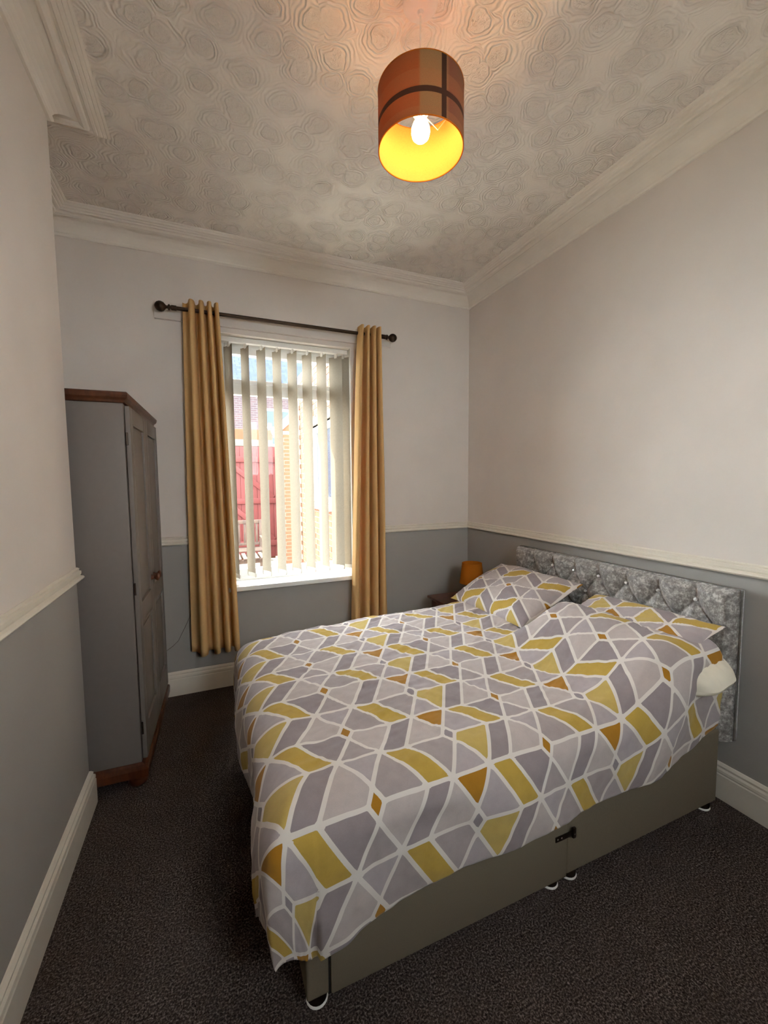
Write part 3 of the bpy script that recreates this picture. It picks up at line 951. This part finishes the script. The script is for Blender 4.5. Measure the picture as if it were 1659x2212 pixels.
def build_duvet():
    xs0, ys0, ye0 = -1.990, -2.105, -0.870         # where the sheet starts to bend: foot, near, far
    rr = 0.115
    step = 0.0072
    foot_arc, far_arc, near_arc = 0.42, 0.34, 0.56
    sx = np.arange(xs0 - foot_arc, -0.20, step)
    tn = np.arange(0, 1.0001, 1 / 74.0)            # near drop, scaled to the slanting hem
    ty = np.arange(ys0, ye0 + far_arc, step)
    ncol_drop = len(tn) - 1
    SX = np.repeat(sx[None, :], ncol_drop + len(ty), 0)
    head = np.where(True, 1, 1)
    hemz = np.interp(sx, [-2.40, -2.05, -1.97, -1.76, -1.55, -1.34, -0.84, -0.60, -0.37, -0.18], [0.28, 0.232, 0.248, 0.288, 0.322, 0.332, 0.336, 0.352, 0.408, 0.462])
    top0 = 0.652
    D = (top0 + 0.195 * smooth(-0.84, -0.42, sx) - hemz) - rr + rr * PI / 2
    SY = np.zeros_like(SX)
    for j in range(ncol_drop):
        SY[j] = ys0 - D * (1 - tn[j])
    SY[ncol_drop:] = ty[:, None]
    # head end of the sheet is not quite square: the far side lies lower down the bed
    shear = smooth(-1.0, -0.2, SX) * (-0.15 * smooth(-2.22, -1.98, SY) - 0.19 * smooth(-1.75, -1.30, SY))
    SXs = SX + shear
    dx = np.maximum(xs0 - SXs, 0)
    dyn = np.maximum(ys0 - SY, 0)
    dyf = np.maximum(SY - ye0, 0)
    dy = dyn + dyf
    pn = 7.0
    rho = (dx ** pn + dy ** pn) ** (1 / pn)
    safe = np.where(rho > 1e-9, rho, 1)
    out, down = drape(rho, rr, 0.03)
    ox, oy = out * dx / safe, out * dy / safe
    Xp = np.maximum(SXs, xs0) - ox
    Yp = np.clip(SY, ys0, ye0) - np.where(dyn > 0, oy, 0) + np.where(dyf > 0, oy, 0)
    # top height: soft puff, higher in the middle and at the far side, riding up on the near pillow
    Zt = top0 + 0.022 * smooth(-1.9, -1.3, Xp) * smooth(-2.0, -1.2, Yp)
    Zt = Zt - 0.030 * smooth(-1.75, -2.10, Xp) * smooth(-1.6, -0.8, Yp)
    pil = smooth(-0.84, -0.42, Xp)
    nearm = 1 - smooth(-1.56, -1.40, Yp)
    farm = smooth(-1.48, -1.30, Yp)
    Zt = Zt + pil * (0.195 * nearm + 0.030 * farm)
    n1 = fbm(SXs, SY, 2.3, 1.0, 2)
    n2 = fbm(SXs, SY, 7.0, 4.0, 3)
    a1 = fbm(SXs * 0.55 + SY * 0.8, (SY - SXs * 0.5) * 2.4, 6.0, 9.0, 4)
    crease = -np.abs(a1)
    cm = smooth(-2.1, -1.75, SXs) * smooth(-2.25, -1.9, SY)
    disp = 0.014 * n1 + 0.007 * n2 + (0.003 + 0.0065 * cm) * crease
    Zp = Zt - down + disp * np.exp(-down * 6)
    # the hanging sides bulge and wave softly
    side = smooth(0.04, 0.2, down)
    wv = 0.016 * n1 + 0.010 * n2 + 0.010 * np.sin(SXs * 9.0 + 1.0) * np.where(dyn > 0, 1, 0) + 0.016 * np.sin(SY * 8.0) * np.where(dx > 0, 1, 0)
    side = side * (1 - np.minimum(dx, dy) / np.maximum(np.maximum(dx, dy), 1e-6)) 
    Xp = Xp - side * wv * dx / safe
    Yp = Yp - side * wv * np.where(dyn > 0, dy, -dy) / safe
    bul = 0.018 * np.sin(np.clip(down / 0.42, 0, 1) * PI)
    Xp = Xp - bul * dx / safe
    Yp = Yp - bul * np.where(dyn > 0, dy, -dy) / safe * 0.6
    # rounded bulk at the hems: the last few centimetres roll under
    V = np.stack([Xp, Yp, Zp], -1)
    kx = np.arange(-2.6, 0.1, 0.01)      # the print is stretched a little towards the foot
    ku = np.cumsum(0.01 / (1.045 * (1 + 0.11 * (1 - smooth(-1.9, -1.1, kx)))))
    ku -= np.interp(-1.878, kx, ku)
    Deff = np.where(D > 0, 0.62 * np.interp(-1.2, sx, D) + 0.38 * D, 0)
    SYv = SY.copy()
    for j in range(ncol_drop):
        SYv[j] = ys0 - Deff * (1 - tn[j])
    uv = np.stack([np.interp(SXs, kx, ku), SYv + 1.762], -1)
    nvv, nuu = V.shape[0] - 1, V.shape[1] - 1
    o = print_sheet('duvet', V.reshape(-1, 3), uv.reshape(-1, 2), nuu, nvv, M['print'])
    md = o.modifiers.new('filling', 'SOLIDIFY'); md.thickness = 0.028; md.offset = -1.0 
    return o
duvet = build_duvet()
tag(duvet, 'duvet with yellow and grey geometric print spread over the bed', 'duvet')

def pillow(name, label, ctr, hx, hy, th, tilt, rz, mat, uvo=(0, 0), roll=0.0, seed=0.0, n=64, group=None, scl=1.0, rnd=0.0):
    """cushion with pinched corners, made of a top and a bottom sheet sewn at the seam"""
    u = np.linspace(-1, 1, n + 1)
    U, Vv = np.meshgrid(u, u)
    prof = np.clip(1 - np.abs(U) ** 2.6, 0, 1) ** 0.55 * np.clip(1 - np.abs(Vv) ** 2.6, 0, 1) ** 0.55
    pinch = 1 - 0.07 * (np.abs(U) ** 2) * (1 - np.abs(Vv) ** 4) * 0 - 0.05 * (1 - np.abs(Vv) ** 2) * (np.abs(U) ** 6)
    pinch2 = 1 - 0.05 * (1 - np.abs(U) ** 2) * (np.abs(Vv) ** 6)
    Xc, Yc = U * hx * pinch * (1 - rnd * np.abs(Vv) ** 4), Vv * hy * pinch2 * (1 - 0.7 * rnd * np.abs(U) ** 4)
    nz_ = fbm(Xc, Yc, 5.0, seed, 3)
    nw = fbm(Xc * 2.2, Yc, 9.0, seed + 5, 3)
    Zc = th * prof * (1 + 0.25 * nz_) - 0.012 * np.abs(nw) * prof ** 0.4
    top = np.stack([Xc, Yc, Zc], -1)
    bot = np.stack([Xc, Yc, -0.55 * th * prof], -1)
    both = np.concatenate([top, bot[::-1][1:]], 0)      # fold over the v = +1 seam
    m4 = Matrix.Rotation(rz, 3, 'Z') @ Matrix.Rotation(tilt, 3, 'Y') @ Matrix.Rotation(roll, 3, 'X')
    A = np.array(m4)
    Vt = both.reshape(-1, 3) @ A.T
    uu = np.stack([Xc, Yc], -1)
    uvs = np.concatenate([uu, uu[::-1][1:]], 0).reshape(-1, 2) * scl + np.array(uvo)
    if mat is M['print']:
        o = print_sheet(name, Vt, uvs, n, 2 * n, mat, None, ctr)
    else:
        idx = np.arange((n + 1) * (2 * n + 1)).reshape(2 * n + 1, n + 1)
        q = np.stack([idx[:-1, :-1], idx[:-1, 1:], idx[1:, 1:], idx[1:, :-1]], -1).reshape(-1, 4)
        o = from_data(name, Vt.tolist(), q.tolist(), mat, None, True, ctr)
    tag(o, label, 'pillow', group)
    return o
pillow('pillow', 'printed pillow propped against the headboard beside the orange table lamp', (-0.385, -1.075, 0.785), 0.255, 0.365, 0.085, math.radians(-24), math.radians(3), M['print'], (0.1, 0.2), 0, 2.0)
pillow('pillow', 'printed pillow half covered by the duvet, lying on a plain cream pillow', (-0.335, -1.835, 0.775), 0.225, 0.355, 0.066, math.radians(-23), math.radians(-3), M['print'], (0.33, 0.05), math.radians(-3), 7.0)
pillow('pillow', 'plain cream pillow squashed under a printed pillow at the bed edge', (-0.300, -1.925, 0.662), 0.195, 0.375, 0.112, math.radians(-8), math.radians(4), M['sheet'], roll=math.radians(-2), seed=3.0, rnd=0.35)

# ------------------------------------------------------------------ bedside table and lamp
TX, TY, TZ = -0.300, -0.395, 0.556
tb = empty('bedside_table', (TX, TY, 0))
tag(tb, 'small dark wooden bedside table in the corner behind the bed', 'table')
box('table_top', (-0.240, -0.175, TZ - 0.022), (0.240, 0.200, TZ), M['table_wood'], tb, 0.007)
box('apron', (-0.205, -0.145, TZ - 0.13), (0.205, 0.175, TZ - 0.022), M['table_wood'], tb, 0.002)
df = box('drawer', (-0.221, -0.125, TZ - 0.122), (-0.200, 0.155, TZ - 0.030), M['table_wood'], tb, 0.003)
lathe('knob', [(0.006, 0), (0.006, 0.01), (0.013, 0.016), (0.010, 0.024), (0.002, 0.026)], M['bronze'], df, 14, Matrix.Translation((-0.221, 0.015, TZ - 0.076)) @ Matrix.Rotation(-PI / 2, 4, 'Y'))
for lx in (-0.19, 0.19):
    for ly in (-0.13, 0.16):
        bm = bmesh.new()
        add_box(bm, (lx - 0.018, ly - 0.018, 0.0), (lx + 0.018, ly + 0.018, TZ - 0.12), 0.003)
        from_bm('leg', bm, M['table_wood'], tb, True)
box('lower_shelf', (-0.185, -0.125, 0.16), (0.185, 0.155, 0.178), M['table_wood'], tb, 0.002)
tl_ = empty('table_lamp', (-0.232, -0.405, TZ))
tag(tl_, 'small table lamp with plain orange shade on the bedside table', 'lamp')
lathe('lamp_base', [(0.055, 0.0), (0.057, 0.006), (0.050, 0.014), (0.018, 0.022), (0.014, 0.034), (0.030, 0.056), (0.036, 0.080), (0.028, 0.104), (0.012, 0.122), (0.010, 0.150), (0.010, 0.200)], M['white_plastic'], tl_, 24)
bm = bmesh.new(); add_lathe(bm, [(0.100, 0.125), (0.080, 0.290), (0.078, 0.290), (0.098, 0.125), (0.100, 0.125)], 40, None, False)
from_bm('lamp_shade', bm, M['orange_shade'], tl_, True)
for zz in (0.125, 0.290):
    rr_ = 0.100 if zz < 0.2 else 0.080
    tube('shade_rim', [(math.cos(t) * rr_, math.sin(t) * rr_, zz) for t in np.linspace(0, 2 * PI, 41)[:-1]], 0.0022, M['orange_shade'], tl_, 6, True)
for a in (0.2, 0.2 + 2 * PI / 3, 0.2 + 4 * PI / 3):
    tube('shade_spoke', [(0.008 * math.cos(a), 0.008 * math.sin(a), 0.198), (0.090 * math.cos(a), 0.090 * math.sin(a), 0.205)], 0.0016, M['steel'], tl_, 6)

# ------------------------------------------------------------------ yard outside the window
GZ = -0.15
yard = struct(box('yard_ground', (-9, -14, GZ - 0.25), (8, 16, GZ - 0.06), M['mortar']))
slab_me = None
for i in range(7):
    for j in range(9):
        if slab_me is None:
            o = box('paving_slab', (-0.296, -0.296, -0.04), (0.296, 0.296, 0.0), M['paving'], None, 0.006)
            slab_me = o.data
        else:
            o = link(bpy.data.objects.new('paving_slab', slab_me))
        o.location = (-4.4 + 0.6 * i, 0.65 + 0.6 * j, GZ + random.uniform(-0.003, 0.003))
        o.parent = yard

def brick_wall(name, label, origin, along, normal, length, height, n_obj, cutouts=(), mat=None):
    """courses of single bricks proud of a mortar core; the first n_obj bricks are objects, the rest one mesh"""
    root = empty(name, origin)
    tag(root, label, 'wall')
    al, no = Vector(along), Vector(normal)
    basis = Matrix((( al.x, no.x, 0), (al.y, no.y, 0), (0, 0, 1)))
    bl, bh, j = 0.215, 0.065, 0.010
    core = bmesh.new()
    zs = sorted({0.0, height} | {c[2] for c in cutouts} | {c[3] for c in cutouts})
    for z0, z1 in zip(zs[:-1], zs[1:]):
        cuts = [c for c in cutouts if c[2] <= z0 and c[3] >= z1]
        x = 0.0
        for c in sorted(cuts):
            if c[0] > x:
                add_box(core, (x, -0.20, z0), (c[0], -0.006, z1))
            x = c[1]
        if x < length:
            add_box(core, (x, -0.20, z0), (length, -0.006, z1))
    for v in core.verts:
        v.co = basis @ v.co
    from_bm('mortar_core', core, M['mortar'], root)
    def unit(w):
        b = bmesh.new(); add_box(b, (0, -0.10, 0), (w, 0.0, bh))
        for v in b.verts:
            v.co = basis @ v.co
        return b
    full = from_bm('brick', unit(bl), mat or M['brick_sun']); half = from_bm('brick', unit(bl / 2 - j / 2), mat or M['brick_sun'])
    fm, hm_ = full.data, half.data
    bpy.data.objects.remove(full); bpy.data.objects.remove(half)
    spots = []
    r = 0
    z = j
    while z + bh < height:
        x = 0.0
        if r % 2:
            spots.append((0.0, z, bl / 2 - j / 2, hm_)); x = bl / 2 + j / 2
        while x + bl <= length + 0.001:
            spots.append((x, z, bl, fm)); x += bl + j
        r += 1; z += bh + j
    spots = [s for s in spots if not any(s[0] < c[1] and s[0] + s[2] > c[0] and s[1] < c[3] and s[1] + bh > c[2] for c in cutouts)]
    eye = Vector((-2.2, -3.2, 1.5))
    spots.sort(key=lambda s: (Vector(origin) + basis @ Vector((s[0], 0, s[1])) - eye).length)
    for s in spots[:n_obj]:
        o = link(bpy.data.objects.new('brick', s[3]), root)
        o.location = basis @ Vector((s[0], random.uniform(-0.003, 0.002), s[1]))
    rest = spots[n_obj:]
    if rest:
        b = bmesh.new()
        for s in rest:
            add_box(b, (s[0], -0.10, s[1]), (s[0] + s[2], 0.0, s[1] + bh))
        for v in b.verts:
            v.co = basis @ v.co
        o = from_bm('brick', b, mat or M['brick_sun'], root)
        o['kind'] = 'stuff'
    return root

# sunlit wall of the house extension on the right of the yard (faces -x)
EX, EY0, EY1 = -0.90, 0.95, 3.32
ext = brick_wall('extension_wall', 'sunlit orange brick wall with a white window, running out from the house', (EX, EY0, GZ), (0, 1, 0), (-1, 0, 0), EY1 - EY0, 3.3, 260,
                 cutouts=((0.55, 1.62, 1.40, 2.42),))
def ep(o, p=ext):
    return to_parent(o, p)
ep(box('lintel', (EX - 0.012, EY0 + 0.45, GZ + 2.42), (EX + 0.15, EY0 + 1.72, GZ + 2.52), M['render_band'], None, 0.004))
ep(box('sill', (EX - 0.06, EY0 + 0.47, GZ + 1.33), (EX + 0.15, EY0 + 1.70, GZ + 1.40), M['upvc'], None, 0.006))
bm = bmesh.new()
for lo, hi in (((0.55, 1.40), (0.63, 2.42)), ((1.54, 1.40), (1.62, 2.42)), ((0.63, 1.40), (1.54, 1.48)), ((0.63, 2.34), (1.54, 2.42)), ((1.05, 1.48), (1.12, 2.34))):
    add_box(bm, (EX + 0.04, EY0 + lo[0], GZ + lo[1]), (EX + 0.10, EY0 + hi[0], GZ + hi[1]), 0.004)
ep(from_bm('frame', bm, M['upvc'], None, True))
ep(box('pane', (EX + 0.065, EY0 + 0.63, GZ + 1.48), (EX + 0.075, EY0 + 1.54, GZ + 2.34), M['black_glass'], None))
dp = tube('downpipe', [(EX - 0.05, EY1 - 0.10, GZ), (EX - 0.05, EY1 - 0.10, GZ + 3.1)], 0.036, M['upvc'], None, 14)
tag(dp, 'white plastic downpipe on the corner of the sunlit brick wall', 'pipe')
for zz in (0.9, 2.3):
    b = lathe('pipe_bracket', [(0.040, 0), (0.043, 0.004), (0.043, 0.03), (0.040, 0.034)], M['upvc'], dp, 14, Matrix.Translation((EX - 0.05, EY1 - 0.10, GZ + zz)))

# outbuilding with a white verge board
OY = 5.25
outb = brick_wall('outbuilding_wall', 'brick outbuilding with sloping white verge board beside the red gate', (-0.92, OY, GZ), (1, 0, 0), (0, -1, 0), 1.12, 2.70, 150)
bm = bmesh.new()
vv = [(-1.06, 2.55), (0.25, 3.75), (0.25, 3.58), (-1.02, 2.40)]
fa = [bm.verts.new((x, OY - 0.05, z)) for x, z in vv]; fb = [bm.verts.new((x, OY - 0.02, z)) for x, z in vv]
bm.faces.new(fa); bm.faces.new(list(reversed(fb)))
for q in range(4):
    bm.faces.new((fa[q], fa[(q + 1) % 4], fb[(q + 1) % 4], fb[q]))
ep(from_bm('verge_board', bm, M['upvc']), outb)
bm = bmesh.new()
vv = [(-0.92, 2.55), (0.20, 2.55), (0.20, 3.60)]
fa = [bm.verts.new((x, OY - 0.01, z)) for x, z in vv]; fb = [bm.verts.new((x, OY + 0.2, z)) for x, z in vv]
bm.faces.new(fa); bm.faces.new(list(reversed(fb)))
for q in range(3):
    bm.faces.new((fa[q], fa[(q + 1) % 3], fb[(q + 1) % 3], fb[q]))
ep(from_bm('gable', bm, M['brick_sun']), outb)

# red timber gate in a low brick wall with a pale coping
GY = 6.0
gate = empty('timber_gate', (-1.95, GY, GZ))
tag(gate, 'red painted board gate with cross braces across the yard', 'gate')
for i in range(20):
    if i == 0:
        o = box('board', (-0.054, 0, 0.05), (0.054, 0.022, 2.43), M['red_paint'], gate, 0.003); bme = o.data
    else:
        o = link(bpy.data.objects.new('board', bme), gate)
    o.location = (-1.06 + 0.112 * i, random.uniform(-0.002, 0.002), 0)
for zz in (0.30, 1.22, 2.10):
    box('rail', (-1.11, -0.035, zz), (1.11, -0.004, zz + 0.12), M['red_paint'], gate, 0.004)
for x0, x1, z0, z1 in ((-1.0, -0.1, 0.42, 1.22), (-1.0, -0.1, 1.34, 2.10), (1.0, 0.1, 0.42, 1.22), (1.0, 0.1, 1.34, 2.10)):
    bm = bmesh.new()
    L = math.hypot(x1 - x0, z1 - z0)
    add_box(bm, (0, -0.03, -0.05), (L, -0.006, 0.05), 0.003)
    o = from_bm('brace', bm, M['red_paint'], gate, True, (x0, 0, z0))
    o.rotation_euler = (0, -math.atan2(z1 - z0, x1 - x0), 0)
box('latch', (-0.05, -0.05, 1.38), (0.10, -0.036, 1.42), M['chrome'], gate, 0.003)
yw = empty('yard_wall', (-2.0, GY + 0.06, GZ))
tag(yw, 'orange brick wall with pale coping rising behind the red gate', 'wall')
box('masonry', (-2.6, 0.0, 0.0), (1.08, 0.22, 2.80), M['brick_sun'], yw)
box('coping', (-2.6, -0.03, 2.44), (1.08, 0.0, 2.58), M['render_band'], yw, 0.004)

# garden bench
def bench(loc, rz, label):
    b = empty('garden_bench', loc, rz)
    tag(b, label, 'bench')
    W_ = 0.62
    for sx in (-W_, W_):
        box('leg', (sx - 0.025, -0.26, 0), (sx + 0.025, -0.21, 0.62), M['garden_wood'], b, 0.003)
        o = box('leg', (sx - 0.025, 0.19, 0), (sx + 0.025, 0.24, 0.95), M['garden_wood'], b, 0.003)
        box('arm', (sx - 0.03, -0.29, 0.62), (sx + 0.03, 0.22, 0.65), M['garden_wood'], b, 0.004)
        box('side_rail', (sx - 0.018, -0.21, 0.34), (sx + 0.018, 0.19, 0.40), M['garden_wood'], b, 0.002)
    for i in range(6):
        box('seat_slat', (-W_, -0.26 + 0.078 * i, 0.405), (W_, -0.26 + 0.078 * i + 0.058, 0.425), M['garden_wood'], b, 0.003)
    box('back_rail', (-W_, 0.20, 0.88), (W_, 0.235, 0.95), M['garden_wood'], b, 0.004)
    box('back_rail', (-W_, 0.20, 0.46), (W_, 0.235, 0.51), M['garden_wood'], b, 0.004)
    for i in range(11):
        x = -W_ + 0.07 + i * (2 * W_ - 0.14) / 10
        box('back_slat', (x - 0.022, 0.21, 0.51), (x + 0.022, 0.228, 0.88), M['garden_wood'], b, 0.002)
    return b
bench((-1.95, 4.9, GZ), 0.0, 'slatted wooden garden bench standing right in front of the red gate')
# low slatted table in front of it
gt = empty('garden_table', (-1.78, 3.55, GZ))
tag(gt, 'low slatted wooden garden table in front of the bench', 'table')
for lx in (-0.38, 0.38):
    for ly in (-0.24, 0.24):
        box('leg', (lx - 0.024, ly - 0.024, 0), (lx + 0.024, ly + 0.024, 0.50), M['garden_wood'], gt, 0.003)
for s_y in (-0.24, 0.24):
    box('rail', (-0.38, s_y - 0.012, 0.44), (0.38, s_y + 0.012, 0.50), M['garden_wood'], gt, 0.002)
for i in range(10):
    x = -0.40 + 0.086 * i
    box('top_slat', (x - 0.028, -0.28, 0.50), (x + 0.028, 0.28, 0.522), M['garden_wood'], gt, 0.003)

# house across the lane
house = empty('neighbour_house', (-1.5, 12.0, GZ))
tag(house, 'shaded brick house with slate roof beyond the yard wall', 'house')
box('house_wall', (-5.5, 0, 0), (4.0, 0.3, 5.15), M['brick_far'], house)
bm = bmesh.new()
uvl = bm.loops.layers.uv.new('UVMap')
rv = [bm.verts.new(v) for v in ((-5.7, -0.25, 5.05), (4.2, -0.25, 5.05), (4.2, 3.0, 7.4), (-5.7, 3.0, 7.4))]
f_ = bm.faces.new(rv)
for lp, uvc in zip(f_.loops, ((0, 0), (9.9, 0), (9.9, 5.2), (0, 5.2))):
    lp[uvl].uv = uvc
from_bm('roof', bm, M['slate'], house)
box('gutter', (-5.7, -0.34, 4.98), (4.2, -0.22, 5.09), M['black_glass'], house, 0.02)
for wx in (-1.15, 1.6):
    wf = box('house_window', (wx - 0.45, -0.03, 2.95), (wx + 0.45, 0.02, 4.25), M['upvc'], house, 0.004)
    for z0, z1 in ((3.02, 3.57), (3.63, 4.18)):
        box('pane', (wx - 0.38, -0.036, z0), (wx + 0.38, -0.028, z1), M['black_glass'], wf)
